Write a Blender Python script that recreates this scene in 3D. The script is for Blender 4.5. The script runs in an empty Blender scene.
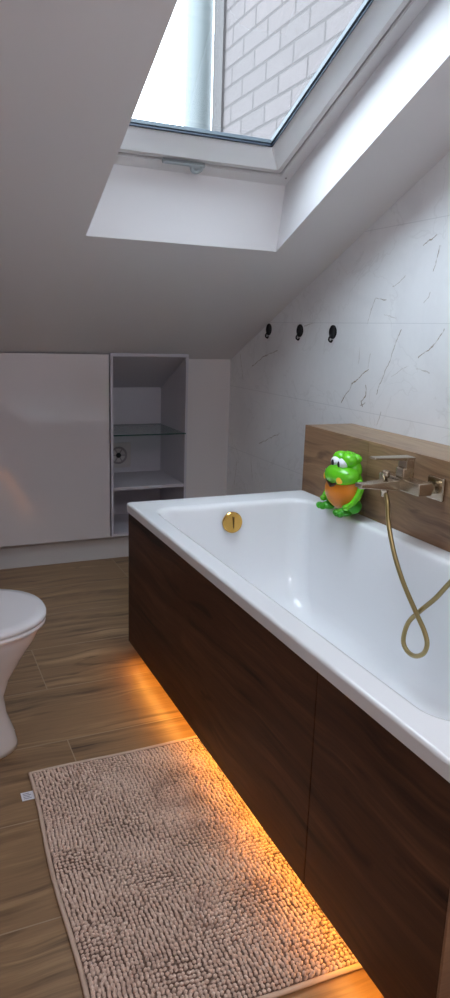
import bpy, bmesh, math, random
from mathutils import Matrix, Vector
import numpy as np
random.seed(7)
scene = bpy.context.scene
C = scene.collection

# ------------------------------------------------------------------ key sizes (metres; camera foot at 0,0)
XL, XR = -0.55, 1.697            # left wall, marble wall
YB, YREAR = 3.713, -1.30         # back wall, wall behind the camera
K0, S = 2.762, 0.4489            # sloped ceiling: z = K0 - S*y
KW = 2.977                       # plane of the roof window
SX0, SX1, SY0, SY1 = 0.630, 1.401, 2.659, 1.55   # skylight opening in the ceiling
WY0 = 2.607
WX0 = 0.470                       # left border of the window frame (the shaft splays to it)
Z = 0.623                        # bath rim
AX, BY, CX = 0.7225, 2.474, 1.4725
YC = 3.636                       # cabinet fronts
FLATY = 0.30

# ------------------------------------------------------------------ camera
cam = bpy.data.cameras.new('camera'); cam_o = bpy.data.objects.new('camera', cam); C.objects.link(cam_o)
r_ = Vector((0.91282594, -0.4071821, 0.03084712)); u_ = Vector((0.06689475, 0.2236303, 0.97237574)); f_ = Vector((0.40283235, 0.88554629, -0.23137388))
M = Matrix((( r_.x, u_.x, -f_.x, 0), (r_.y, u_.y, -f_.y, 0), (r_.z, u_.z, -f_.z, 1.2538), (0, 0, 0, 1)))
cam_o.matrix_world = M
cam.sensor_fit = 'VERTICAL'; cam.sensor_height = 36; cam.lens = 25.54; cam.clip_start = 0.02
scene.camera = cam_o

# ------------------------------------------------------------------ world, lights, exposure
w = bpy.data.worlds.new('sky'); scene.world = w; w.use_nodes = True
bg = w.node_tree.nodes['Background']; bg.inputs[0].default_value = (0.76, 0.88, 1.0, 1); bg.inputs[1].default_value = 14.0
sl = math.atan(S)
pt = bpy.data.lights.new('fill_light', 'POINT'); pt.energy = 33.0; pt.color = (0.93, 0.95, 1.0); pt.shadow_soft_size = 0.16
pt_o = bpy.data.objects.new('fill_light', pt); pt_o.location = (0.70, -0.35, 2.20); C.objects.link(pt_o)      # added fill behind the viewer to brighten the room, no known lamp
scene.view_settings.view_transform = 'Standard'; scene.view_settings.look = 'None'
scene.view_settings.exposure = 0.0; scene.view_settings.gamma = 1.0; scene.view_settings.use_curve_mapping = False
cy = scene.cycles
cy.use_denoising = True; cy.max_bounces = 14; cy.diffuse_bounces = 8; cy.glossy_bounces = 6; cy.transparent_max_bounces = 12
cy.sample_clamp_indirect = 6.0; cy.caustics_reflective = False; cy.caustics_refractive = False

# ------------------------------------------------------------------ materials
def lin(c): return tuple(((v/255)/12.92 if v/255 <= 0.04045 else ((v/255+0.055)/1.055)**2.4) for v in c)
def new_mat(name, col=(0.8, 0.8, 0.8), rough=0.5, metal=0.0, ior=1.45, coat=0.0):
    m = bpy.data.materials.new(name); m.use_nodes = True
    b = m.node_tree.nodes['Principled BSDF']
    b.inputs['Base Color'].default_value = (*col, 1); b.inputs['Roughness'].default_value = rough
    b.inputs['Metallic'].default_value = metal; b.inputs['IOR'].default_value = ior
    b.inputs['Coat Weight'].default_value = coat; b.inputs['Coat Roughness'].default_value = 0.05
    return m
class G:
    """small node graph helper"""
    def __init__(s, m): s.t = m.node_tree; s.b = s.t.nodes['Principled BSDF']
    def n(s, typ, **k):
        nd = s.t.nodes.new(typ)
        for a, v in k.items(): setattr(nd, a, v)
        return nd
    def l(s, a, b): s.t.links.new(a, b)
    def put(s, sock, v):
        if isinstance(v, bpy.types.NodeSocket): s.l(v, sock)
        else: sock.default_value = v
    def m(s, op, a, b=0.0, c=0.0, clamp=False):
        nd = s.n('ShaderNodeMath', operation=op, use_clamp=clamp)
        s.put(nd.inputs[0], a); s.put(nd.inputs[1], b); s.put(nd.inputs[2], c); return nd.outputs[0]
    def v(s, op, a, b=(0, 0, 0), out=0):
        nd = s.n('ShaderNodeVectorMath', operation=op); s.put(nd.inputs[0], a)
        if op == 'SCALE': s.put(nd.inputs[3], b)
        else: s.put(nd.inputs[1], b)
        return nd.outputs[out]
    def mix(s, f, a, b, blend='MIX'):
        nd = s.n('ShaderNodeMix', data_type='RGBA', blend_type=blend); s.put(nd.inputs[0], f)
        for i, x in ((6, a), (7, b)):
            if isinstance(x, tuple) and len(x) == 3: x = (*x, 1)
            s.put(nd.inputs[i], x)
        return nd.outputs[2]
    def rng(s, v, a, b, c=0.0, d=1.0):
        nd = s.n('ShaderNodeMapRange'); s.put(nd.inputs[0], v)
        for i, x in enumerate((a, b, c, d)): nd.inputs[i+1].default_value = x
        return nd.outputs[0]
    def noise(s, vec, scale, detail=2.0, rough=0.5, dist=0.0):
        nd = s.n('ShaderNodeTexNoise'); s.put(nd.inputs['Vector'], vec); nd.inputs['Scale'].default_value = scale
        nd.inputs['Detail'].default_value = detail; nd.inputs['Roughness'].default_value = rough; nd.inputs['Distortion'].default_value = dist
        return nd.outputs[0]
    def xyz(s, vec):
        nd = s.n('ShaderNodeSeparateXYZ'); s.l(vec, nd.inputs[0]); return nd.outputs
    def comb(s, x, y, z):
        nd = s.n('ShaderNodeCombineXYZ')
        for i, q in enumerate((x, y, z)): s.put(nd.inputs[i], q)
        return nd.outputs[0]
    def obj(s): return s.n('ShaderNodeTexCoord').outputs['Object']
    def bump(s, h, strength, dist):
        nd = s.n('ShaderNodeBump'); s.put(nd.inputs['Height'], h); nd.inputs['Strength'].default_value = strength; nd.inputs['Distance'].default_value = dist
        s.l(nd.outputs[0], s.b.inputs['Normal'])

def wood_mat(name, along, across, c_dark, c_mid, c_light, rough, row=None, row0=0.0, length=1.2, off=0.0, joint=None, seed=0.0):
    """oak-look tile; along / across are axis indices; row = pitch of the plank rows"""
    m = new_mat(name, c_mid, rough); g = G(m); p = g.obj(); ax = g.xyz(p)
    a, c = ax[along], ax[across]; other = ax[3 - along - across]
    if row:
        rr = g.m('DIVIDE', g.m('SUBTRACT', c, row0), row); idx = g.m('FLOOR', rr); fr = g.m('SUBTRACT', rr, idx)
        half = g.m('MULTIPLY', g.m('SUBTRACT', 1.0, g.m('PINGPONG', idx, 1.0)), 0.5)
        ll = g.m('ADD', g.m('DIVIDE', g.m('SUBTRACT', a, off), length), half); lidx = g.m('FLOOR', ll); lf = g.m('SUBTRACT', ll, lidx)
        rnd = g.m('ADD', g.m('MULTIPLY', idx, 7.31), g.m('MULTIPLY', lidx, 3.77))
    else: rnd = 0.0
    warp = g.noise(g.comb(a, c, other), 2.2, 2.0)
    base = g.comb(g.m('ADD', g.m('MULTIPLY', a, 0.9), rnd), g.m('ADD', g.m('MULTIPLY', c, 17.0), g.m('MULTIPLY', warp, 2.2)), g.m('ADD', g.m('MULTIPLY', other, 5.0), seed))
    big = g.noise(g.comb(g.m('ADD', g.m('MULTIPLY', a, 1.6), rnd), g.m('MULTIPLY', c, 5.5), seed), 1.6, 3.0, 0.6, 0.6)
    grain = g.noise(base, 1.4, 6.0, 0.62, 0.5)
    fine = g.noise(g.comb(g.m('MULTIPLY', a, 6.0), g.m('MULTIPLY', c, 150.0), other), 1.0, 2.0)
    col = g.mix(g.rng(grain, 0.36, 0.64), c_dark, c_light)
    col = g.mix(g.rng(big, 0.35, 0.65), col, c_mid)
    kn = g.noise(g.comb(g.m('ADD', g.m('MULTIPLY', a, 2.4), rnd), g.m('MULTIPLY', c, 9.0), seed + 3), 1.5, 2.0, 0.5, 1.2)
    col = g.mix(g.rng(kn, 0.62, 0.74, 0.0, 0.75), col, c_dark)
    col = g.mix(g.m('MULTIPLY', g.rng(fine, 0.4, 0.7), 0.22), col, c_dark)
    h = g.m('ADD', g.m('MULTIPLY', grain, 0.5), g.m('MULTIPLY', fine, 0.5))
    if row:
        tone = g.n('ShaderNodeTexWhiteNoise', noise_dimensions='1D'); g.put(tone.inputs['W'], rnd)
        col = g.mix(g.m('MULTIPLY', tone.outputs[0], 0.35), col, c_mid)
        def edge(f, size, wd):
            d = g.m('MULTIPLY', g.m('MINIMUM', f, g.m('SUBTRACT', 1.0, f)), size)
            return g.rng(d, wd, wd * 1.6, 1.0, 0.0)
        e = g.m('MAXIMUM', edge(fr, row, 0.0013), edge(lf, length, 0.0013))
        col = g.mix(g.m('MULTIPLY', e, 0.75), col, joint)
        h = g.m('SUBTRACT', h, e)
    g.l(col, g.b.inputs['Base Color']); g.bump(h, 0.15, 0.002)
    return m

M_floor = wood_mat('oak_floor_tile', 0, 1, (0.065, 0.034, 0.017), (0.29, 0.175, 0.09), (0.48, 0.31, 0.165), 0.42, 0.338, 1.309, 1.2, 0.39, (0.42, 0.32, 0.22))
M_panel_shade = wood_mat('shaded_oak_panel_tile', 1, 2, (0.020, 0.008, 0.004), (0.072, 0.029, 0.014), (0.14, 0.06, 0.030), 0.5, seed=4.0)  # same wood tile as the ledge, with the bath side's shade in its colours
M_panel_shade.node_tree.nodes['Principled BSDF'].inputs['Specular IOR Level'].default_value = 0.25
M_ledge = wood_mat('oak_ledge_tile', 1, 2, (0.09, 0.043, 0.022), (0.26, 0.145, 0.078), (0.38, 0.235, 0.132), 0.4, seed=9.0)
M_ledgetop = wood_mat('oak_ledge_top_tile', 1, 0, (0.14, 0.085, 0.05), (0.31, 0.205, 0.125), (0.42, 0.29, 0.185), 0.4, seed=9.0)
M_end = wood_mat('oak_end_tile', 0, 2, (0.12, 0.055, 0.03), (0.25, 0.13, 0.07), (0.33, 0.18, 0.10), 0.4, seed=2.0)

def paint(name, col, rough=0.85, b=0.06):
    m = new_mat(name, col, rough); g = G(m); h = g.noise(g.obj(), 90.0, 3.0); g.bump(h, b, 0.002)
    c = g.mix(g.rng(g.noise(g.obj(), 1.3, 2.0), 0.3, 0.7), tuple(x*0.97 for x in col), col); g.l(c, g.b.inputs['Base Color']); return m
M_ceil = paint('matt_ceiling_paint', (0.72, 0.70, 0.71))
M_wall = paint('matt_wall_paint', (0.66, 0.62, 0.62))
M_gloss = new_mat('gloss_white_lacquer', (0.62, 0.57, 0.58), 0.07, ior=1.75)
M_board = new_mat('white_melamine', (0.52, 0.50, 0.545), 0.35)
M_plinth = new_mat('plinth_board', (0.60, 0.57, 0.57), 0.4)
M_acryl = new_mat('white_acrylic', (0.80, 0.81, 0.83), 0.09, ior=1.5)
M_rim = new_mat('acrylic_rim_side', (0.80, 0.81, 0.83), 0.2)
M_cer = new_mat('white_ceramic', (0.78, 0.78, 0.80), 0.06, ior=1.5)
M_lid = new_mat('white_lid_plastic', (0.82, 0.83, 0.86), 0.12)
M_gold = new_mat('polished_gold', (0.85, 0.50, 0.13), 0.10, 1.0)
M_nickel = new_mat('brushed_champagne_gold', (0.52, 0.44, 0.34), 0.25, 1.0)
M_black = new_mat('black_plastic', (0.006, 0.006, 0.008), 0.5)
M_dark = new_mat('dark_rubber', (0.02, 0.03, 0.05), 0.5)
M_frame = new_mat('white_window_frame', (0.84, 0.86, 0.88), 0.25)
M_frame2 = new_mat('pale_window_profile', (0.68, 0.66, 0.66), 0.35)
M_latch = new_mat('grey_latch_metal', (0.38, 0.41, 0.43), 0.3, 0.6)
M_seal = new_mat('grey_window_gasket', (0.05, 0.065, 0.08), 0.5)
M_pipe = new_mat('grey_downpipe', (0.072, 0.080, 0.080), 0.6)
M_flash = paint('grey_render_edge', (0.03, 0.025, 0.024))
M_green = new_mat('green_toy_plastic', (0.13, 0.56, 0.015), 0.22, coat=0.3)
M_green2 = new_mat('dark_green_toy_plastic', (0.05, 0.36, 0.02), 0.28)
M_orange = new_mat('orange_toy_plastic', (0.68, 0.20, 0.012), 0.3)
M_yellow = new_mat('yellow_toy_spot', (0.90, 0.50, 0.03), 0.35)
M_eye = new_mat('white_toy_eye', (0.82, 0.84, 0.88), 0.2)
M_mouth = new_mat('dark_toy_mouth', (0.05, 0.02, 0.01), 0.4)
M_sole = new_mat('grey_vent_plastic', (0.30, 0.27, 0.28), 0.5)
M_plate = new_mat('pale_vent_plastic', (0.52, 0.48, 0.48), 0.5)
M_ribbon = new_mat('white_label_ribbon', (0.75, 0.75, 0.80), 0.7)
M_ink = new_mat('label_ink', (0.22, 0.24, 0.32), 0.7)
M_alu = new_mat('aluminium_profile', (0.7, 0.7, 0.7), 0.4, 1.0)

# hose: fine spiral bands
M_hose = new_mat('gold_metal_hose', (0.33, 0.25, 0.115), 0.3, 1.0)

# marble tile with explicit gold veins (traced lines of the wall) and tile joints
M_marble = new_mat('white_marble_tile', (0.7, 0.7, 0.72), 0.32)
VEINS = [
 ([(2.566,.968),(2.494,1.054),(2.383,1.122)],2.2,1),([(2.411,.972),(2.421,.991),(2.391,1.014),(2.396,1.054)],2.4,1),
 ([(2.425,.975),(2.395,.985)],1.8,1),
 ([(2.319,1.031),(2.288,1.101),(2.257,1.156),(2.225,1.232),(2.201,1.276)],2.0,.8),
 ([(2.09,1.182),(2.027,1.216),(1.993,1.245),(1.968,1.282)],1.8,.9),([(2.419,1.296),(2.402,1.348),(2.376,1.395),(2.305,1.388)],1.5,.75),
 ([(2.273,1.432),(2.205,1.468)],1.5,.6),([(2.119,1.565),(2.052,1.595)],1.9,.9),([(2.053,1.476),(2.029,1.556)],1.9,.9),
 ([(2.085,1.37),(2.055,1.403)],1.6,.6),([(2.313,1.334),(2.236,1.315)],1.4,.4),([(2.303,.909),(2.278,.963)],1.6,.7),
 ([(2.459,1.206),(2.461,1.138)],1.4,.5),([(2.391,1.13),(2.38,1.179)],1.4,.5),([(2.237,1.103),(2.142,1.149)],1.5,.4),
 ([(2.095,1.14),(2.017,1.13)],1.5,.45),([(3.437,1.075),(3.313,1.127),(3.164,1.166)],2.4,.7),([(2.913,1.285),(2.844,1.299)],2.0,.6),
 ([(3.592,1.131),(3.541,.993)],2.2,.5),([(3.317,.679),(3.102,.758)],2.4,.6),([(3.585,.523),(3.611,.39)],2.2,.5),([(3.404,.573),(3.382,.466)],2.2,.5)]
g = G(M_marble); p = g.obj()
px = g.xyz(p); flat = g.comb(0.0, px[1], px[2])
nz = g.n('ShaderNodeTexNoise'); g.l(flat, nz.inputs['Vector']); nz.inputs['Scale'].default_value = 28.0; nz.inputs['Detail'].default_value = 3.0
warp = g.v('SCALE', g.v('SUBTRACT', nz.outputs['Color'], (0.5, 0.5, 0.5)), 0.022)
wp = g.v('ADD', flat, g.v('MULTIPLY', warp, (0, 1, 1)))
thick = g.noise(flat, 45.0, 2.0)
acc = None
for pts, wd, st in VEINS:
    for q in range(len(pts) - 1):
        a = (0.0, *pts[q]); b = (0.0, *pts[q+1]); ba = (0.0, b[1]-a[1], b[2]-a[2]); L2 = ba[1]**2 + ba[2]**2
        pa = g.v('SUBTRACT', wp, a)
        t = g.m('MULTIPLY', g.v('DOT_PRODUCT', pa, ba, 1), 1.0 / L2, clamp=True)
        tb = g.n('ShaderNodeVectorMath', operation='SCALE'); tb.inputs[0].default_value = ba; g.l(t, tb.inputs[3])
        d = g.v('LENGTH', g.v('SUBTRACT', pa, tb.outputs[0]), out=1)
        wdm = wd * 0.0014
        e = g.m('MULTIPLY', g.rng(d, wdm * 0.3, wdm * 1.05, 1.0, 0.0), st)
        acc = e if acc is None else g.m('MAXIMUM', acc, e)
acc = g.m('MULTIPLY', acc, g.rng(thick, 0.35, 0.55, 0.35, 1.0))
cl = g.noise(g.v('ADD', flat, g.v('SCALE', warp, 4.0)), 2.2, 5.0, 0.6, 1.0)
base = g.mix(g.rng(cl, 0.35, 0.7), (0.80, 0.80, 0.81), (0.72, 0.72, 0.735))
vf = g.m('ABSOLUTE', g.m('SUBTRACT', g.noise(wp, 3.1, 4.0, 0.55, 0.8), 0.5))
base = g.mix(g.rng(vf, 0.0, 0.012, 0.16, 0.0), base, (0.40, 0.38, 0.37))
col = g.mix(g.m('MULTIPLY', acc, 0.95), base, (0.20, 0.135, 0.07))
zz = g.m('DIVIDE', g.m('SUBTRACT', px[2], 0.95), 0.35); zf = g.m('SUBTRACT', zz, g.m('FLOOR', zz))
dj = g.m('MULTIPLY', g.m('MINIMUM', zf, g.m('SUBTRACT', 1.0, zf)), 0.35)
yy = g.m('DIVIDE', g.m('SUBTRACT', px[1], 2.50), 0.90); yf = g.m('SUBTRACT', yy, g.m('FLOOR', yy))
dy = g.m('MULTIPLY', g.m('MINIMUM', yf, g.m('SUBTRACT', 1.0, yf)), 0.90)
j = g.m('MAXIMUM', g.rng(dj, 0.0008, 0.0022, 1.0, 0.0), g.m('MULTIPLY', g.rng(dy, 0.0008, 0.0022, 1.0, 0.0), 0.2))
col = g.mix(g.m('MULTIPLY', j, 0.35), col, (0.42, 0.43, 0.45))
g.l(col, g.b.inputs['Base Color']); g.bump(g.m('SUBTRACT', 1.0, j), 0.2, 0.001)

# painted brick
M_brick = new_mat('mauve_brick', (0.1, 0.08, 0.08), 0.9)
g = G(M_brick); p = g.obj(); px = g.xyz(p)
bt = g.n('ShaderNodeTexBrick'); g.l(g.comb(g.m('ADD', px[1], px[0]), px[2], 0.0), bt.inputs['Vector'])
bt.inputs['Scale'].default_value = 1.0; bt.inputs['Brick Width'].default_value = 0.285; bt.inputs['Row Height'].default_value = 0.1
bt.inputs['Mortar Size'].default_value = 0.009; bt.inputs['Mortar Smooth'].default_value = 0.3; bt.offset = 0.5
bt.inputs['Color1'].default_value = (0.056, 0.045, 0.044, 1); bt.inputs['Color2'].default_value = (0.049, 0.040, 0.039, 1); bt.inputs['Mortar'].default_value = (0.026, 0.020, 0.019, 1)
nn = g.noise(p, 26.0, 4.0, 0.65)
col = g.mix(g.rng(nn, 0.35, 0.75, 0.0, 0.35), bt.outputs[0], (0.040, 0.032, 0.031)); g.l(col, g.b.inputs['Base Color'])
g.bump(g.m('SUBTRACT', g.m('MULTIPLY', nn, 0.4), bt.outputs[1]), 0.6, 0.006)

# thin clear glass: sees straight through, mirrors by Fresnel
def glass_mat(name, tint, ior=1.5):
    m = bpy.data.materials.new(name); m.use_nodes = True; t = m.node_tree; t.nodes.clear()
    o = t.nodes.new('ShaderNodeOutputMaterial'); mx = t.nodes.new('ShaderNodeMixShader'); tr = t.nodes.new('ShaderNodeBsdfTransparent')
    gl = t.nodes.new('ShaderNodeBsdfGlossy'); lw = t.nodes.new('ShaderNodeLayerWeight'); lw.inputs[0].default_value = 0.5
    pw = t.nodes.new('ShaderNodeMath'); pw.operation = 'POWER'; pw.inputs[1].default_value = 5.0; t.links.new(lw.outputs['Facing'], pw.inputs[0])
    fr = t.nodes.new('ShaderNodeMath'); fr.operation = 'MULTIPLY_ADD'; fr.inputs[1].default_value = 0.95; fr.inputs[2].default_value = 0.045; t.links.new(pw.outputs[0], fr.inputs[0])
    tr.inputs[0].default_value = (*tint, 1); gl.inputs['Roughness'].default_value = 0.02
    t.links.new(fr.outputs[0], mx.inputs[0]); t.links.new(tr.outputs[0], mx.inputs[1]); t.links.new(gl.outputs[0], mx.inputs[2]); t.links.new(mx.outputs[0], o.inputs[0])
    return m
M_glass = glass_mat('window_glass', (0.97, 0.985, 0.985))
M_shelfglass = glass_mat('shelf_glass', (0.80, 0.88, 0.86))
M_glassedge = new_mat('green_glass_edge', (0.035, 0.085, 0.075), 0.1)

# bath mat
def mat_pile():
    m = new_mat('chenille_pile', (0.45, 0.33, 0.28), 0.95); g = G(m); p = g.obj(); ax = g.xyz(p)
    n1 = g.noise(p, 5.0, 3.0, 0.6, 0.8); n2 = g.noise(p, 150.0, 2.0)
    col = g.mix(g.rng(n1, 0.56, 0.72), (0.80, 0.61, 0.50), (0.42, 0.27, 0.215))
    col = g.mix(g.rng(n2, 0.35, 0.65, 0.0, 0.35), col, (0.54, 0.38, 0.31))
    g.l(col, g.b.inputs['Base Color']); g.b.inputs['Sheen Weight'].default_value = 0.25; g.bump(n2, 0.5, 0.002)
    return m
M_pile = mat_pile()
M_hem = new_mat('mat_hem_cloth', (0.62, 0.47, 0.37), 0.95)
M_matbase = new_mat('mat_backing', (0.22, 0.15, 0.115), 0.95)
M_led = bpy.data.materials.new('amber_led'); M_led.use_nodes = True
_b = M_led.node_tree.nodes['Principled BSDF']; _b.inputs['Base Color'].default_value = (0.8, 0.5, 0.2, 1)
_b.inputs['Emission Color'].default_value = (1.0, 0.42, 0.06, 1); _b.inputs['Emission Strength'].default_value = 36.0

# ------------------------------------------------------------------ mesh helpers
def link(name, bm, mat, parent=None, smooth=False, recalc=True):
    if recalc: bmesh.ops.recalc_face_normals(bm, faces=bm.faces[:])
    me = bpy.data.meshes.new(name); bm.to_mesh(me); bm.free()
    if smooth:
        for f in me.polygons: f.use_smooth = True
    for m in (mat if isinstance(mat, (list, tuple)) else [mat]): me.materials.append(m)
    o = bpy.data.objects.new(name, me); C.objects.link(o)
    if parent is not None: o.parent = parent
    return o
def empty(name, loc, label, cat, group=None, rot=(0, 0, 0)):
    o = bpy.data.objects.new(name, None); o.empty_display_size = 0.05; C.objects.link(o); o.location = loc; o.rotation_euler = rot
    o['label'] = label; o['category'] = cat
    if group: o['group'] = group
    return o
def tag(o, label, cat, group=None):
    o['label'] = label; o['category'] = cat
    if group: o['group'] = group
    return o
def struct(o, label=None):
    o['kind'] = 'structure'
    if label: o['label'] = label
    return o
def box(bm, x0, x1, y0, y1, z0, z1, bev=0.0, seg=2, mi=0):
    r = bmesh.ops.create_cube(bm, size=1.0); vs = r['verts']
    for v in vs: v.co = Vector(((x0+x1)/2 + v.co.x*(x1-x0), (y0+y1)/2 + v.co.y*(y1-y0), (z0+z1)/2 + v.co.z*(z1-z0)))
    fs = list({f for v in vs for f in v.link_faces})
    for f in fs: f.material_index = mi
    if bev > 0:
        es = list({e for v in vs for e in v.link_edges})
        bmesh.ops.bevel(bm, geom=es, offset=bev, segments=seg, affect='EDGES', profile=0.5)
    return bm
def B(*a, **k): return box(bmesh.new(), *a, **k)
def prism(bm, pa, pb, mi=0):
    """solid between two matching polygons"""
    va = [bm.verts.new(p) for p in pa]; vb = [bm.verts.new(p) for p in pb]; n = len(pa)
    fs = [bm.faces.new(va), bm.faces.new(vb[::-1])]
    for i in range(n): fs.append(bm.faces.new((va[i], va[(i+1) % n], vb[(i+1) % n], vb[i])))
    for f in fs: f.material_index = mi
    return bm
def loft(bm, rings, cap0=True, cap1=True):
    R = [[bm.verts.new(p) for p in r] for r in rings]; n = len(R[0])
    for a, b in zip(R, R[1:]):
        for i in range(n): bm.faces.new((a[i], a[(i+1) % n], b[(i+1) % n], b[i]))
    if cap0: bm.faces.new(R[0][::-1])
    if cap1: bm.faces.new(R[-1])
    return bm
def cyl(bm, p0, p1, r0, r1=None, n=24, caps=True):
    p0, p1 = Vector(p0), Vector(p1); r1 = r0 if r1 is None else r1; d = (p1-p0).normalized(); q = d.to_track_quat('Z', 'Y')
    ring = lambda p, r: [p + q @ Vector((r*math.cos(2*math.pi*i/n), r*math.sin(2*math.pi*i/n), 0)) for i in range(n)]
    return loft(bm, [ring(p0, r0), ring(p1, r1)], caps, caps)
def lathe(bm, c, axis, prof, n=40):
    """prof: list of (distance along axis, radius)"""
    c = Vector(c); q = Vector(axis).normalized().to_track_quat('Z', 'Y')
    return loft(bm, [[c + q @ Vector((max(r, 1e-4)*math.cos(2*math.pi*i/n), max(r, 1e-4)*math.sin(2*math.pi*i/n), h)) for i in range(n)] for h, r in prof])
def rrect(x0, x1, y0, y1, r, z, n=10):
    pts = []
    for cx, cy_, a0 in ((x1-r, y1-r, 0), (x0+r, y1-r, 90), (x0+r, y0+r, 180), (x1-r, y0+r, 270)):
        for i in range(n+1):
            a = math.radians(a0 + 90*i/n); pts.append((cx + r*math.cos(a), cy_ + r*math.sin(a), z))
    return pts
def ball(bm, c, r, rot=(0, 0, 0), u=24, v=16):
    from mathutils import Euler
    e = Euler(rot).to_matrix().to_4x4()
    bmesh.ops.create_uvsphere(bm, u_segments=u, v_segments=v, radius=1.0, matrix=Matrix.Translation(c) @ e @ Matrix.Diagonal((*r, 1)))
    return bm
def tube(bm, pts, r, n=12):
    pts = [Vector(p) for p in pts]; rings = []; up = Vector((0, 0, 1)); prev = None
    for i, p in enumerate(pts):
        d = (pts[min(i+1, len(pts)-1)] - pts[max(i-1, 0)]).normalized()
        if prev is None: x = d.orthogonal().normalized()
        else: x = (prev - d*prev.dot(d)).normalized()
        prev = x; y = d.cross(x); rr = r(i/(len(pts)-1)) if callable(r) else r
        rings.append([p + x*rr*math.cos(2*math.pi*k/n) + y*rr*math.sin(2*math.pi*k/n) for k in range(n)])
    return loft(bm, rings)
def spline(pts, sub=10):
    P = [Vector(p) for p in pts]; P = [2*P[0]-P[1]] + P + [2*P[-1]-P[-2]]; out = []
    for i in range(1, len(P)-2):
        for k in range(sub):
            t = k/sub; a, b, c, d = P[i-1:i+3]
            out.append(0.5*((2*b) + (c-a)*t + (2*a-5*b+4*c-d)*t*t + (3*b-a-3*c+d)*t**3))
    out.append(P[-2]); return out
def bevel_mod(o, w_, seg=3):
    m = o.modifiers.new('bevel', 'BEVEL'); m.width = w_; m.segments = seg; m.limit_method = 'ANGLE'; m.angle_limit = math.radians(40)
def zc(y, k=K0): return k - S*y

# ------------------------------------------------------------------ room shell
T = 0.10
struct(link('floor', B(XL-T, XR+T, YREAR-T, YB+T, -0.08, 0.0), M_floor), 'brown oak-look plank tile floor')
ZF = zc(FLATY)
def side_wall(name, x0, x1, mat):
    prof = [(YREAR, 0), (YB, 0), (YB, zc(YB)), (FLATY, ZF), (YREAR, ZF)]
    return struct(link(name, prism(bmesh.new(), [(x0, a, b) for a, b in prof], [(x1, a, b) for a, b in prof]), mat))
side_wall('wall_right', XR, XR+0.05, M_marble)['label'] = 'white marble tiled wall with thin gold veins'
side_wall('wall_left', XL-T, XL, M_wall)['label'] = 'plain white wall behind the toilet'
struct(link('wall_back', B(XL-T, XR+0.05, YB+0.0, YB+T, 0, zc(YB)-0.0), M_wall), 'low white knee wall under the roof slope')
# niche behind the open shelves is cut through the knee wall: rebuild that wall round it
bpy.data.objects.remove(bpy.data.objects['wall_back'])
NX0, NX1, YN = 0.992, 1.397, 4.04
wb = bmesh.new(); zt_ = zc(YB)
box(wb, XL-T, NX0-0.012, YB, YB+0.43, 0, zc(YB+0.43)); box(wb, NX1+0.012, XR+0.05, YB, YB+T, 0, zt_ - 0.045)
prism(wb, [(NX1+0.012, YB, zt_-0.045), (XR+0.05, YB, zt_-0.045), (XR+0.05, YB+T, zt_-0.045), (NX1+0.012, YB+T, zt_-0.045)],
      [(NX1+0.012, YB, zc(YB)), (XR+0.05, YB, zc(YB)), (XR+0.05, YB+T, zc(YB+T)), (NX1+0.012, YB+T, zc(YB+T))])
box(wb, NX0-0.012, NX1+0.012, YN+0.012, YN+T, 0, zc(YN+T))
struct(link('wall_back', wb, M_wall), 'low white knee wall under the roof slope')
struct(link('wall_rear', B(XL-T, XR+T, YREAR-T, YREAR, 0, ZF), M_wall), 'white wall behind the viewer')

# sloped ceiling slab with the shaft of the roof window, plus the flat part behind the viewer
cb = bmesh.new()
def strip(xa0, xa1, ya0, ya1, xb0=None, xb1=None, yb0=None, yb1=None):
    xb0 = xa0 if xb0 is None else xb0; xb1 = xa1 if xb1 is None else xb1; yb0 = ya0 if yb0 is None else yb0; yb1 = ya1 if yb1 is None else yb1
    prism(cb, [(xa0, ya0, zc(ya0)), (xa1, ya0, zc(ya0)), (xa1, ya1, zc(ya1)), (xa0, ya1, zc(ya1))],
          [(xb0, yb0, zc(yb0, KW)), (xb1, yb0, zc(yb0, KW)), (xb1, yb1, zc(yb1, KW)), (xb0, yb1, zc(yb1, KW))])
YE = YB + 0.55
strip(XL-T, SX0, FLATY, YE, xb1=WX0); strip(SX1, XR+0.05, FLATY, YE)
strip(SX0, SX1, SY0, YE, xb0=WX0, yb0=WY0); strip(SX0, SX1, FLATY, SY1, xb0=WX0)
box(cb, XL-T, XR+0.05, YREAR-T, FLATY, ZF, ZF + 0.215)
struct(link('ceiling', cb, M_ceil), 'grey-white sloped ceiling with a roof window shaft')

# ------------------------------------------------------------------ roof window
win = bpy.data.objects.new('window_1', None); C.objects.link(win); struct(win, 'white framed roof window in the sloped ceiling')
cs, sn = math.cos(sl), math.sin(sl)
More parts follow.
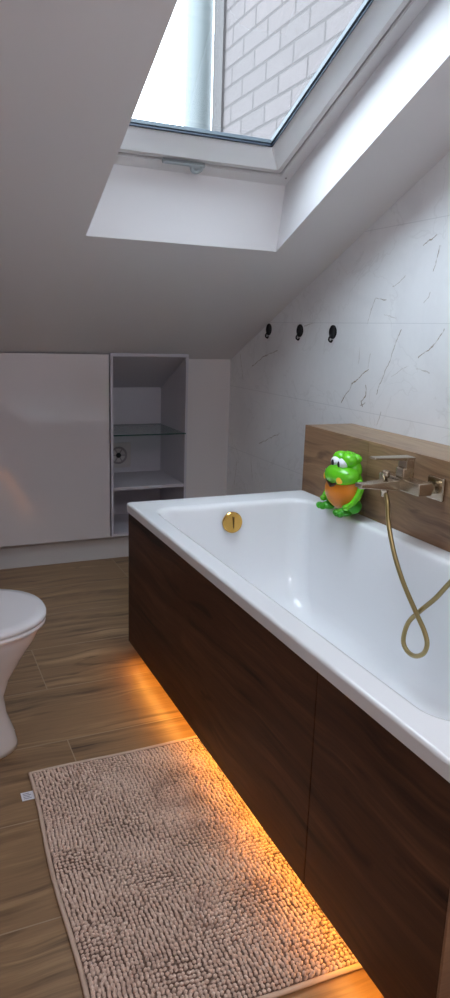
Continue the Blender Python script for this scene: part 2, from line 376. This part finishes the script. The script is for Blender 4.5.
# local frame: x = world x, y = up the slope, z = outwards
# x is mirrored to stay right-handed
win.matrix_world = Matrix(((-1, 0, 0, SX1), (0, -cs, sn, WY0), (0, sn, cs, zc(WY0, KW)), (0, 0, 0, 1)))
WW, WL = SX1 - WX0, (WY0 - SY1)/cs
def frame_ring(o0, o1, z0, z1, bottom=None, bev=0.0):
    """rectangular ring between insets o0 (outer) and o1 (inner); bottom = its own pair at the lower side"""
    b0, b1 = bottom or (o0, o1); bm = bmesh.new()
    O = [(o0, b0), (WW-o0, b0), (WW-o0, WL-o0), (o0, WL-o0)]; I = [(o1, b1), (WW-o1, b1), (WW-o1, WL-o1), (o1, WL-o1)]
    vs = {}
    for nm, P in (('O', O), ('I', I)):
        for zz_ in (0, 1): vs[nm, zz_] = [bm.verts.new((x, y, (z0, z1)[zz_])) for x, y in P]
    for i in range(4):
        k = (i+1) % 4
        for a, b in ((('O', 0), ('I', 0)), (('I', 0), ('I', 1)), (('I', 1), ('O', 1)), (('O', 1), ('O', 0))):
            bm.faces.new((vs[a][i], vs[a][k], vs[b][k], vs[b][i]))
    if bev: bmesh.ops.bevel(bm, geom=bm.edges[:], offset=bev, segments=2, affect='EDGES')
    return bm
fr_ = link('outer_frame', frame_ring(-0.04, 0.046, 0.0, 0.075, (-0.04, 0.052), 0.003), M_frame2, win)
link('frame_groove', frame_ring(0.044, 0.052, 0.012, 0.07, (0.050, 0.060)), M_sole, win)
link('sash_side', frame_ring(0.050, 0.088, 0.004, 0.05, (0.058, 0.104), 0.004), M_frame2, win)
sb = frame_ring(0.084, 0.150, -0.004, 0.0352, (0.098, 0.186), 0.0)
for v in sb.verts:                                    # the face slopes in towards the pane
    if v.co.z < 0 and abs(v.co.x - WW/2) < WW/2 - 0.149 and v.co.y > 0.18 and v.co.y < WL - 0.149: v.co.z = 0.026
    elif v.co.z < 0: v.co.z = -0.014
bmesh.ops.bevel(sb, geom=sb.edges[:], offset=0.003, segments=2, affect='EDGES')
link('sash', sb, M_frame, win)
link('gasket', frame_ring(0.146, 0.157, 0.020, 0.0355, (0.180, 0.194), 0.001), M_seal, win)
link('gasket_lip', frame_ring(0.1470, 0.1510, 0.012, 0.024, (0.1835, 0.190), 0.001), M_dark, win)
link('glass_pane', B(0.150, WW-0.150, 0.186, WL-0.150, 0.0300, 0.0350), M_glass, win)
# bottom latch
lb = bmesh.new(); LX = SX1 - 0.95
box(lb, LX-0.085, LX+0.075, 0.060, 0.074, -0.018, -0.002, 0.003)
lat = link('latch', lb, M_latch, win)
hb = bmesh.new(); tube(hb, spline([(LX-0.075, 0.066, -0.012), (LX-0.072, 0.054, -0.020), (LX-0.058, 0.046, -0.024), (LX-0.042, 0.050, -0.022), (LX-0.036, 0.060, -0.014)], 6), 0.0075, 10)
ball(hb, (LX-0.056, 0.060, -0.012), (0.020, 0.012, 0.010)); link('latch_hook', hb, M_latch, lat, True)
link('screw', lathe(bmesh.new(), (0.022, 0.045, 0.002), (0, 0, -1), [(0, 0.004), (0.004, 0.004), (0.005, 0.001)], 12), M_sole, win)

# ------------------------------------------------------------------ outside: brick wall and downpipe
BX, BYE = 1.80, 4.15
bw = bmesh.new(); prof = [(1.0, zc(1.0, KW)+0.02), (BYE, zc(BYE, KW)+0.02), (BYE, 5.2), (1.0, 5.2)]
prism(bw, [(BX, a, b) for a, b in prof], [(BX+0.3, a, b) for a, b in prof])
tag(link('brick_wall', bw, M_brick), 'pale pinkish brick wall seen through the roof window', 'wall')
tag(link('wall_edge_trim', B(BX-0.015, BX+0.3, BYE, BYE+0.14, zc(BYE, KW)-0.1, 5.2), M_flash), 'narrow grey edge strip between the outdoor brick wall and the downpipe', 'trim')
dp = empty('downpipe', (1.76, 4.46, 0.9), 'pale blue-white vertical downpipe beside the outdoor brick wall', 'pipe')
link('pipe', lathe(bmesh.new(), (0, 0, 0), (0, 0, 1), [(0, .085), (4.2, .085)]), M_pipe, dp, True)
link('pipe_joint', lathe(bmesh.new(), (0, 0, 2.30), (0, 0, 1), [(0, .087), (0.005, .092), (.06, .092), (.065, .087)]), M_pipe, dp, True)

# ------------------------------------------------------------------ cabinets under the slope
ZT = zc(YC) - 0.004
cab = empty('storage_cabinet', (0.6, YC, 0), 'gloss white handleless cupboard door unit left of the open shelves', 'cabinet')
def P(o, root): o.parent = root; o.matrix_parent_inverse = root.matrix_world.inverted() if False else Matrix.Translation(-root.location); return o
P(link('body', B(XL+0.002, 0.972, YC+0.02, YB-0.002, 0.135, zc(YB)-0.012), M_board), cab)
P(link('door', B(0.36, 0.972, YC, YC+0.018, 0.135, ZT-0.010, 0.0012), M_gloss), cab)
P(link('door', B(-0.26, 0.357, YC, YC+0.018, 0.135, ZT-0.010, 0.0012), M_gloss), cab)
P(link('door', B(XL+0.003, -0.263, YC, YC+0.018, 0.135, ZT-0.010, 0.0012), M_gloss), cab)
pl = B(XL+0.002, XR-0.002, YC+0.045, YB-0.002, 0.0, 0.133)
struct(link('baseboard_back', pl, M_plinth), 'white plinth under the cabinets')
su = empty('open_shelf_unit', (1.195, YC, 0.135), 'white open shelving niche with a glass shelf right of the gloss door', 'shelf')
t_ = 0.013
def side(x0, x1):
    pr = [(YC-0.004, 0.135), (YN, 0.135), (YN, zc(YN)-0.02), (YC-0.004, zc(YC)-0.006)]
    return prism(bmesh.new(), [(x0, a, b) for a, b in pr], [(x1, a, b) for a, b in pr])
P(link('side_panel', side(0.979, 0.992), M_board), su); P(link('side_panel', side(1.397, 1.410), M_board), su)
tp = prism(bmesh.new(), [(0.992, YC-0.004, zc(YC)-0.006), (1.397, YC-0.004, zc(YC)-0.006), (1.397, YN, zc(YN)-0.02), (0.992, YN, zc(YN)-0.02)],
           [(0.992, YC-0.004, zc(YC)-0.022), (1.397, YC-0.004, zc(YC)-0.022), (1.397, YN, zc(YN)-0.036), (0.992, YN, zc(YN)-0.036)])
P(link('top_panel', tp, M_board), su)
P(link('bottom_panel', B(0.992, 1.397, YC-0.002, YN, 0.136, 0.152), M_board), su)
P(link('back_panel', B(0.992, 1.397, YN, YN+0.010, 0.135, zc(YN)-0.03), M_board), su)
P(link('shelf', B(0.992, 1.397, YC+0.004, YN, 0.392, 0.410, 0.001), M_board), su)
gs = P(link('glass_shelf', B(0.993, 1.396, YC-0.004, YN-0.002, 0.691, 0.697), M_shelfglass), su)
P(link('glass_edge', B(0.993, 1.402, YC-0.0065, YC-0.0042, 0.6905, 0.6975), M_glassedge), su)
P(link('glass_edge', B(0.993, 1.396, YN-0.0018, YN-0.0002, 0.6905, 0.6975), M_glassedge), su)
P(link('glass_edge', B(1.3945, 1.3968, YC+0.01, YN-0.003, 0.6895, 0.6908), M_glassedge), su)
va = empty('ventilation_grille', (1.132, YN, 0.515), 'round dark fan vent on the back of the niche below the glass shelf', 'vent')
link('cover_plate', box(bmesh.new(), -0.075, 0.075, -0.008, -0.001, -0.075, 0.075, 0.003), M_plate, va)
link('vent_ring', lathe(bmesh.new(), (0, -0.006, 0), (0, -1, 0), [(0, .052), (.006, .052), (.008, .047), (.006, .041), (0.001, .040)]), M_sole, va, True)
link('fan_hub', lathe(bmesh.new(), (0, -0.006, 0), (0, -1, 0), [(0, .016), (.006, .015), (.007, .008)], 20), M_black, va, True)
for k in range(6):
    b_ = bmesh.new(); a = k*math.pi/3
    box(b_, 0.012, 0.043, -0.010, -0.0085, -0.0035, 0.0035); bmesh.ops.rotate(b_, verts=b_.verts[:], cent=(0, 0, 0), matrix=Matrix.Rotation(a, 3, 'Y')); link('grille_bar', b_, M_sole, va)

# ------------------------------------------------------------------ bathtub
tub = empty('bathtub', ((AX+CX)/2, 1.6, 0.04), 'white rectangular acrylic bathtub with brown wood-look side panels darkened for shade', 'bathtub')
X0, X1, Y0, Y1 = AX, CX, 0.700, BY
def basin(dx0, dx1, dy0, dy1, r, z): return rrect(0.784+dx0, 1.408-dx1, 0.806+dy0, 2.352-dy1, r-.022, z)
rings = [rrect(0.87, 1.36, 0.98, 2.18, .10, .10), rrect(0.83, 1.39, 0.90, 2.27, .10, .16), rrect(0.79, 1.42, 0.81, 2.37, .09, .585),
         rrect(X0+.004, X1-.001, Y0+.002, Y1-.002, .012, .587), rrect(X0, X1-.001, Y0, Y1, .014, .590), rrect(X0, X1-.001, Y0, Y1, .014, .592), rrect(X0, X1-.001, Y0, Y1, .014, Z-.009), rrect(X0, X1-.001, Y0, Y1, .014, Z-.007),
         rrect(X0+.002, X1-.001, Y0+.002, Y1-.002, .014, Z-.002), rrect(X0+.007, X1-.001, Y0+.007, Y1-.007, .014, Z), rrect(X0+.010, X1-.003, Y0+.010, Y1-.010, .014, Z), basin(-.010, -.010, -.010, -.012, .108, Z),
         basin(-.006, -.006, -.006, -.008, .105, Z-.0005), basin(-.002, -.002, -.002, -.003, .102, Z-.0018), basin(.002, .002, .002, .002, .10, Z-.004), basin(.005, .005, .006, .007, .098, Z-.0075), basin(.0075, .0075, .0085, .010, .097, Z-.013), basin(.009, .009, .0105, .012, .096, Z-.022),
         basin(.012, .012, .014, .016, .095, Z-.05), basin(.018, .018, .03, .024, .095, Z-.12), basin(.03, .03, .06, .05, .095, .36),
         basin(.042, .042, .10, .09, .095, .27), basin(.052, .052, .13, .13, .095, .235), basin(.07, .07, .16, .17, .09, .212), basin(.10, .10, .20, .22, .08, .202), basin(.14, .14, .26, .30, .06, .200)]
tb = loft(bmesh.new(), rings)
o = P(link('tub_shell', tb, M_acryl, None, True), tub)

for fx, fy in ((0.92, 1.05), (1.30, 1.05), (0.92, 2.1), (1.30, 2.1)):
    P(link('leg', cyl(bmesh.new(), (fx, fy, 0.0), (fx, fy, 0.13), 0.018), M_alu), tub)
# gold overflow rosette on the far slope and drain
oc = Vector((1.090, 2.334, 0.553)); on = Vector((0, -1, 0.12)).normalized()
P(link('overflow_cap', lathe(bmesh.new(), oc + on*-0.006, on, [(0, .030), (.006, .036), (.014, .040), (.020, .040), (.0235, .037), (.0235, .004)], 48), M_gold, None, True), tub).modifiers.new('edge', 'EDGE_SPLIT').split_angle = 0.6
nb = B(-0.0012, 0.0012, -0.004, 0.0, -0.022, 0.022); bmesh.ops.translate(nb, verts=nb.verts[:], vec=oc + on*0.0185 + Vector((0.002, 0, 0)))
P(link('overflow_seam', nb, new_mat('dark_bronze', (0.12, 0.06, 0.015), 0.3, 1.0)), tub)
P(link('drain_plug', lathe(bmesh.new(), (1.10, 1.95, 0.1995), (0, 0, 1), [(0, .034), (.004, .034), (.007, .028)], 32), M_gold, None, True), tub)

# front panel of two wooden tiles + end board
pn = tub
P(link('side_panel', B(AX+.0075, AX+.020, 1.1225, BY-.006, .070, .586, .0008), M_panel_shade), pn)
P(link('side_panel', B(AX+.0075, AX+.020, 0.706, 1.1200, .070, .586, .0008), M_panel_shade), pn)
P(link('end_panel', B(AX+.0075, CX-.004, 0.700, 0.7055, .004, .586, .0008), M_end), pn)
P(link('end_panel', B(AX+.020, CX-.004, BY-.018, BY-.006, .070, .586, .0008), M_panel_shade), pn)
P(link('support_frame', B(AX+.0205, AX+.036, .75, 2.42, .079, .10), M_alu), pn)
le = empty('led_strip', (AX+.03, 1.6, .07), 'glowing amber light strip hidden under the bath panel', 'light')
P(link('profile', B(AX+.0205, AX+.036, .72, 2.43, .0735, .0788), M_alu), le)
P(link('diffuser', B(AX+.023, AX+.033, .72, 2.42, .0700, .0734), M_led), le)

# ------------------------------------------------------------------ wooden ledge behind the bath
lg = empty('bath_ledge', ((CX+XR)/2, 1.6, 0), 'wood-look tiled ledge running along the marble wall behind the bathtub', 'ledge')
P(link('core', B(CX+.012, XR-.001, .30, BY-.012, 0, .880), M_wall), lg)
P(link('front_tile', B(CX, CX+.0115, 2.0365, BY-.0005, 0, .893, .0008), M_ledge), lg)
P(link('front_tile', B(CX, CX+.0115, .30, 2.0345, 0, .893, .0008), M_ledge), lg)
P(link('top_tile', B(CX+.012, XR-.001, .30, BY-.0005, .8805, .893, .0008), M_ledgetop), lg)
P(link('end_tile', B(CX+.012, XR-.001, BY-.0115, BY-.0005, 0, .880, .0008), M_ledge), lg)

# ------------------------------------------------------------------ bath mixer with hose
mx = empty('bath_mixer', (1.40, 1.72, .81), 'champagne gold wall-mounted bath mixer tap with hose above the tub', 'faucet')
def MP(name, bm, mat, smooth=False, par=None):
    o = link(name, bm, mat, None, smooth)
    P(o, mx)
    if par is not None: o.parent = par; o.matrix_parent_inverse = Matrix.Identity(4)
    return o
for yy_ in (1.665, 1.815):
    MP('wall_plate', B(CX-.012, CX, yy_-.036, yy_+.036, .768, .840, .004), M_nickel)
    MP('connector', cyl(bmesh.new(), (CX-.012, yy_, .806), (1.415, yy_, .806), .019), M_nickel, True)
MP('body', B(1.372, 1.425, 1.632, 1.830, .790, .828, .004), M_nickel)
sp = bmesh.new(); pa = [(1.375, 1.722, .789), (1.375, 1.768, .789), (1.375, 1.768, .822), (1.375, 1.722, .822)]; pb = [(1.236, 1.727, .803), (1.236, 1.763, .803), (1.236, 1.763, .815), (1.236, 1.727, .815)]
prism(sp, pa, pb); o = MP('spout', sp, M_nickel); bevel_mod(o, .0025)
MP('aerator', cyl(bmesh.new(), (1.250, 1.745, .799), (1.250, 1.745, .805), .011, n=20), M_nickel, True)
MP('diverter_knob', lathe(bmesh.new(), (1.335, 1.745, .818), (0, 0, 1), [(0, .007), (.012, .007), (.012, .012), (.030, .0125), (.033, .010)], 24), M_nickel, True)
MP('cartridge', B(1.385, 1.418, 1.726, 1.764, .826, .858, .004), M_nickel)
lv = bmesh.new(); prism(lv, [(1.425, 1.724, .838), (1.425, 1.766, .838), (1.425, 1.766, .890), (1.425, 1.724, .890)], [(1.394, 1.724, .852), (1.394, 1.766, .852), (1.394, 1.766, .890), (1.394, 1.724, .890)])
prism(lv, [(1.426, 1.723, .879), (1.426, 1.767, .879), (1.426, 1.767, .892), (1.426, 1.723, .892)], [(1.280, 1.729, .889), (1.280, 1.761, .889), (1.280, 1.761, .895), (1.280, 1.729, .895)])
o = MP('lever', lv, M_nickel); bevel_mod(o, .002)
MP('hose_nut', lathe(bmesh.new(), (1.333, 1.742, .800), (0, 0, -1), [(0, .0125), (.014, .0125), (.016, .0105), (.030, .0095)], 24), M_nickel, True)
HP = [(1.333, 1.742, .785), (1.331, 1.722, .758), (1.326, 1.700, .695), (1.32, 1.652, .612), (1.314, 1.592, .543), (1.308, 1.520, .481), (1.302, 1.469, .443), (1.300, 1.448, .411), (1.303, 1.462, .374), (1.307, 1.503, .347),
      (1.312, 1.546, .346), (1.316, 1.569, .369), (1.322, 1.562, .424), (1.326, 1.522, .476), (1.328, 1.465, .537), (1.325, 1.397, .620), (1.33, 1.32, .70), (1.35, 1.22, .80), (1.38, 1.14, .865), (1.41, 1.10, .86), (1.418, 1.095, .83)]
hz = spline(HP, 14)
hs = bmesh.new(); tube(hs, hz, lambda t: .0072, 14); MP('shower_hose', hs, M_hose, True)
# hand shower in its bracket, out of the picture to the right
MP('shower_bracket', B(1.43, CX, 1.075, 1.115, .80, .84, .004), M_nickel)
hh = bmesh.new(); tube(hh, [(1.418, 1.095, .81), (1.415, 1.095, .87), (1.405, 1.095, .95), (1.385, 1.095, 1.0)], .012, 16); MP('hand_shower', hh, M_nickel, True)

# ------------------------------------------------------------------ frog toy
fg = empty('frog_bath_toy', (1.404, 2.070, Z+.012), 'bright green plastic frog toy with orange belly stuck above the tub rim', 'toy', rot=(0, 0, math.radians(-92)))
fg.scale = (1.04, 1.04, 1.04)
def F(name, mat, parts, par=fg):
    bm = bmesh.new()
    for q in parts: ball(bm, *q)
    return link(name, bm, mat, par, True)
# local: faces -y, width along x, height z
body = F('body', M_green, [((0, .014, .088), (.076, .044, .078), (0, 0, 0), 40, 28)])
F('belly', M_orange, [((0, -.002, .076), (.083, .053, .066), (0, 0, 0), 40, 28)])
F('snout', M_green, [((0, -.010, .130), (.079, .052, .040), (.10, 0, 0), 40, 28), ((.0, .015, .150), (.060, .038, .045), (0, 0, 0), 32, 20)])
F('brow', M_green, [((-.026, .000, .183), (.032, .030, .026), (0, 0, 0)), ((.026, .000, .183), (.032, .030, .026), (0, 0, 0)), ((0, .014, .192), (.045, .024, .018), (0, 0, 0)), ((.035, .020, .190), (.022, .018, .016), (0, 0, 0))])
for s in (-1, 1):
    e = F('eye', M_eye, [((s*.022, -.022, .173), (.0225, .018, .0185), (0, 0, 0))])
    F('pupil', M_black, [((s*.020, -.0375, .171), (.0085, .004, .010), (0, 0, 0))], e)
    F('cheek_spot', M_yellow, [((s*.047, -.0475, .121), (.0125, .006, .0125), (0, 0, s*.6))])
mo = bmesh.new()
for k in range(25):
    t = k/24*2-1; x = t*.036; zz0 = .104 + .010*t*t; dep = .017*(1-abs(t))**0.9 + .0012
    ya = -.006 - .051*math.sqrt(max(0, 1-(x/.080)**2))
    for (dz, dyy) in ((0, -.0015), (-dep, .0045)):
        mo.verts.new((x, ya + dyy, zz0 + dz))
    mo.verts.new((x, ya + .014, zz0 - dep)); mo.verts.new((x, ya + .014, zz0))
mo.verts.ensure_lookup_table()
for k in range(24):
    a, b = 4*k, 4*k+4
    for i in range(4): mo.faces.new([mo.verts[a+i], mo.verts[a+(i+1) % 4], mo.verts[b+(i+1) % 4], mo.verts[b+i]])
mo.faces.new([mo.verts[i] for i in range(4)]); mo.faces.new([mo.verts[96+i] for i in (3, 2, 1, 0)])
link('mouth', mo, M_mouth, fg, True)
for s in (-1, 1):
    ab = bmesh.new(); tube(ab, spline([(s*.076, .014, .112), (s*.090, .010, .100), (s*.092, .000, .076), (s*.087, -.014, .052), (s*.078, -.028, .038)], 5), lambda t: .0125 - .003*t, 12)
    ball(ab, (s*.075, .014, .113), (.014, .014, .014)); ball(ab, (s*.075, -.032, .034), (.013, .012, .011))
    link('arm', ab, M_green, fg, True)
    lb_ = bmesh.new(); ball(lb_, (s*.052, .004, .032), (.034, .034, .028)); ball(lb_, (s*.052, -.024, .012), (.028, .026, .014), (0, 0, s*.3))
    for i, a in enumerate((-.75, -.15, .45)):
        ball(lb_, (s*.052 + .028*math.sin(a + s*.25), -.030 - .022*math.cos(a), .010), (.0105, .013, .0105))
    link('foot', lb_, M_green2, fg, True)
F('suction_cup', M_black, [((0, .051, .10), (.018, .008, .018), (0, 0, 0))])

# ------------------------------------------------------------------ electrical outlets in the marble wall
for k, (y, z, lab) in enumerate(((3.260, 1.266, 'round black wall box nearest the corner, leftmost of three on the marble wall'), (2.948, 1.264, 'round black wall box between two others on the marble wall'), (2.665, 1.262, 'round black wall box farthest from the corner, rightmost of three on the marble wall'))):
    e = empty('wall_outlet', (XR, y, z), lab, 'outlet', 'round black wall boxes on the marble wall')
    link('box', lathe(bmesh.new(), (0, 0, 0), (-1, 0, 0), [(0, .029), (.003, .029), (.004, .027), (.001, .026), (.0008, .002)], 36), M_black, e, True)
    wb_ = bmesh.new(); tube(wb_, spline([(-.002, .004, -.012), (-.012, .008, -.024), (-.012, .010, -.036), (-.006, .002, -.042), (-.006, -.006, -.034)], 6), .0038, 8); link('wire', wb_, M_black, e, True)

# ------------------------------------------------------------------ toilet
to = empty('toilet', (0.0, 2.03, 0), 'white ceramic floor-standing toilet with closed lid cut off by the left edge', 'toilet')
def egg(xb, xt, hw, z, n=56, pw=2.35, y0=2.03):
    """xb back, xt tip (facing +x), hw half width"""
    xc = xb + (xt-xb)*0.42; pts = []
    for i in range(n):
        a = 2*math.pi*i/n; c_, s_ = math.cos(a), math.sin(a); e = 2/pw
        rx = (xt+.009-xc) if c_ > 0 else (xc-xb)
        pts.append((xc + rx*math.copysign(abs(c_)**e, c_), y0 + hw*math.copysign(abs(s_)**e, s_), z))
    return pts
bowl = loft(bmesh.new(), [egg(-.33, .236, .118, 0), egg(-.33, .236, .118, .015), egg(-.33, .228, .112, .05), egg(-.33, .208, .104, .11), egg(-.33, .202, .102, .17), egg(-.33, .222, .118, .23), egg(-.33, .262, .148, .30),
                        egg(-.30, .300, .178, .36), egg(-.28, .312, .188, .39), egg(-.28, .312, .190, .405), egg(-.27, .306, .184, .409)])
P(link('bowl', bowl, M_cer, None, True), to)
P(link('seat', loft(bmesh.new(), [egg(-.14, .324, .196, .4095), egg(-.14, .330, .202, .412), egg(-.14, .330, .202, .420), egg(-.14, .326, .198, .4235)]), M_lid, None, True), to)
P(link('lid', loft(bmesh.new(), [egg(-.15, .326, .198, .4250), egg(-.15, .332, .204, .427), egg(-.15, .332, .204, .437), egg(-.15, .327, .199, .4425), egg(-.14, .30, .175, .4455), egg(-.10, .20, .10, .4475)]), M_lid, None, True), to)
cb_ = B(-.52, -.33, 1.85, 2.21, .40, .78, .02); P(link('cistern', cb_, M_cer, None, False), to)
P(link('cistern_lid', B(-.53, -.32, 1.84, 2.22, .781, .81, .008), M_cer), to)
P(link('pedestal_back', B(-.50, -.28, 1.94, 2.12, 0, .399, .02), M_cer), to)

# ------------------------------------------------------------------ bath mat
rug = empty('bath_mat', (0.5, 1.4, 0), 'beige chenille bath mat lying on the floor along the bathtub', 'rug')
RX0, RX1, RY0, RY1 = 0.252, 0.800, 0.955, 1.838
def rwarp(x, y):
    u = (x-RX0)/(RX1-RX0); v = (y-RY0)/(RY1-RY0)
    nx = x + .004*math.sin(9*v) - .016*(1-v)*(1-u) ; ny = y + .004*math.sin(7*u+1) + .006*math.sin(3.1*u)*(v) - .01*(1-v)*u + .012*(1-u)*(1-v)*6*.5
    return nx, ny
def rugslab(z0, z1, d, name, mat, nx=40, ny=64):
    bm = bmesh.new(); top = []; bot = []
    for j in range(ny+1):
        ra, rb = [], []
        for i in range(nx+1):
            x, y = rwarp(RX0 + d + (RX1-RX0-2*d)*i/nx, RY0 + d + (RY1-RY0-2*d)*j/ny)
            ra.append(bm.verts.new((x, y, z1))); rb.append(bm.verts.new((x, y, z0)))
        top.append(ra); bot.append(rb)
    for j in range(ny):
        for i in range(nx):
            bm.faces.new((top[j][i], top[j][i+1], top[j+1][i+1], top[j+1][i])); bm.faces.new((bot[j][i], bot[j+1][i], bot[j+1][i+1], bot[j][i+1]))
    for j in range(ny):
        for i in (0, nx): bm.faces.new((top[j][i], top[j+1][i], bot[j+1][i], bot[j][i]))
    for i in range(nx):
        for j in (0, ny): bm.faces.new((top[j][i], top[j][i+1], bot[j][i+1], bot[j][i]))
    return P(link(name, bm, mat), rug)
rugslab(0.0005, .007, .006, 'backing', M_matbase)
hem = [(RX0, RY0), (RX1, RY0), (RX1, RY1), (RX0, RY1)]
hp_ = []
for i in range(4):
    a, b = hem[i], hem[(i+1) % 4]
    for k in range(30): x, y = rwarp(a[0]+(b[0]-a[0])*k/30, a[1]+(b[1]-a[1])*k/30); hp_.append((x, y, .006))
hb_ = bmesh.new(); n_ = len(hp_); R_ = []
for i, p_ in enumerate(hp_):
    d = (Vector(hp_[(i+1) % n_]) - Vector(hp_[i-1])).normalized(); sd = Vector((d.y, -d.x, 0))
    R_.append([hb_.verts.new(Vector(p_) + sd*.0055*math.cos(a) + Vector((0, 0, .0052*math.sin(a)))) for a in [2*math.pi*q/10 for q in range(10)]])
for i in range(n_):
    for q in range(10): hb_.faces.new((R_[i][q], R_[i][(q+1) % 10], R_[(i+1) % n_][(q+1) % 10], R_[(i+1) % n_][q]))
P(link('hem', hb_, M_hem, None, True), rug)
# pile: thousands of soft chenille nubs in uneven rows
ib = bmesh.new(); bmesh.ops.create_icosphere(ib, subdivisions=1, radius=1.0)
bv = np.array([v.co[:] for v in ib.verts]); bf = np.array([[v.index for v in f.verts] for f in ib.faces]); ib.free()
rs = np.random.RandomState(3); V_, F_ = [], []; cnt = 0
pitch_x, pitch_y = .0095, .0104
nx_, ny_ = int((RX1-RX0-.014)/pitch_x), int((RY1-RY0-.014)/pitch_y)
def fld(x, y, a, b, c): return math.sin(a*x + c) * math.cos(b*y - c) + .5*math.sin(a*2.1*y + b*x + c)
for j in range(ny_):
    for i in range(nx_):
        x = RX0 + .010 + pitch_x*(i + .5*(j % 2)*0.0) + rs.normal(0, .0012); y = RY0 + .010 + pitch_y*j + rs.normal(0, .0011)
        lx = fld(x, y, 23, 17, 1.0)*.0022 + rs.normal(0, .0006); ly = fld(x, y, 19, 26, 2.4)*.0026 + rs.normal(0, .0006)
        px_, py_ = rwarp(x, y)
        if px_ + .004 > RX1 or py_ + .004 > RY1: continue
        h = .0088 + rs.uniform(-.0012, .0012) + .0010*fld(x, y, 11, 9, .4)
        rr = .0046 + rs.uniform(-.0004, .0005)
        v = bv * np.array([rr, rr*1.12, h*.62]); top = v[:, 2:3]/(h*.62)
        v = v + np.array([px_, py_, .0065 + h*.45]) + np.hstack([top*lx, top*ly, top*0])
        V_.append(v); F_.append(bf + cnt); cnt += len(bv)
me = bpy.data.meshes.new('pile'); me.from_pydata(np.vstack(V_).tolist(), [], np.vstack(F_).tolist())
for f in me.polygons: f.use_smooth = True
me.materials.append(M_pile); po = bpy.data.objects.new('pile', me); C.objects.link(po); po['kind'] = 'stuff'; P(po, rug)
cl_ = P(link('care_label', B(.216, .250, 1.732, 1.768, .0005, .0022, .0004), M_ribbon), rug)
cl_['label'] = 'small white fabric care label'
for q in range(4):
    b_ = B(.221, .242 - .004*(q % 2), 1.738+.007*q, 1.7405+.007*q, .0022, .0024); o = link('print_line', b_, M_ink); o.parent = cl_
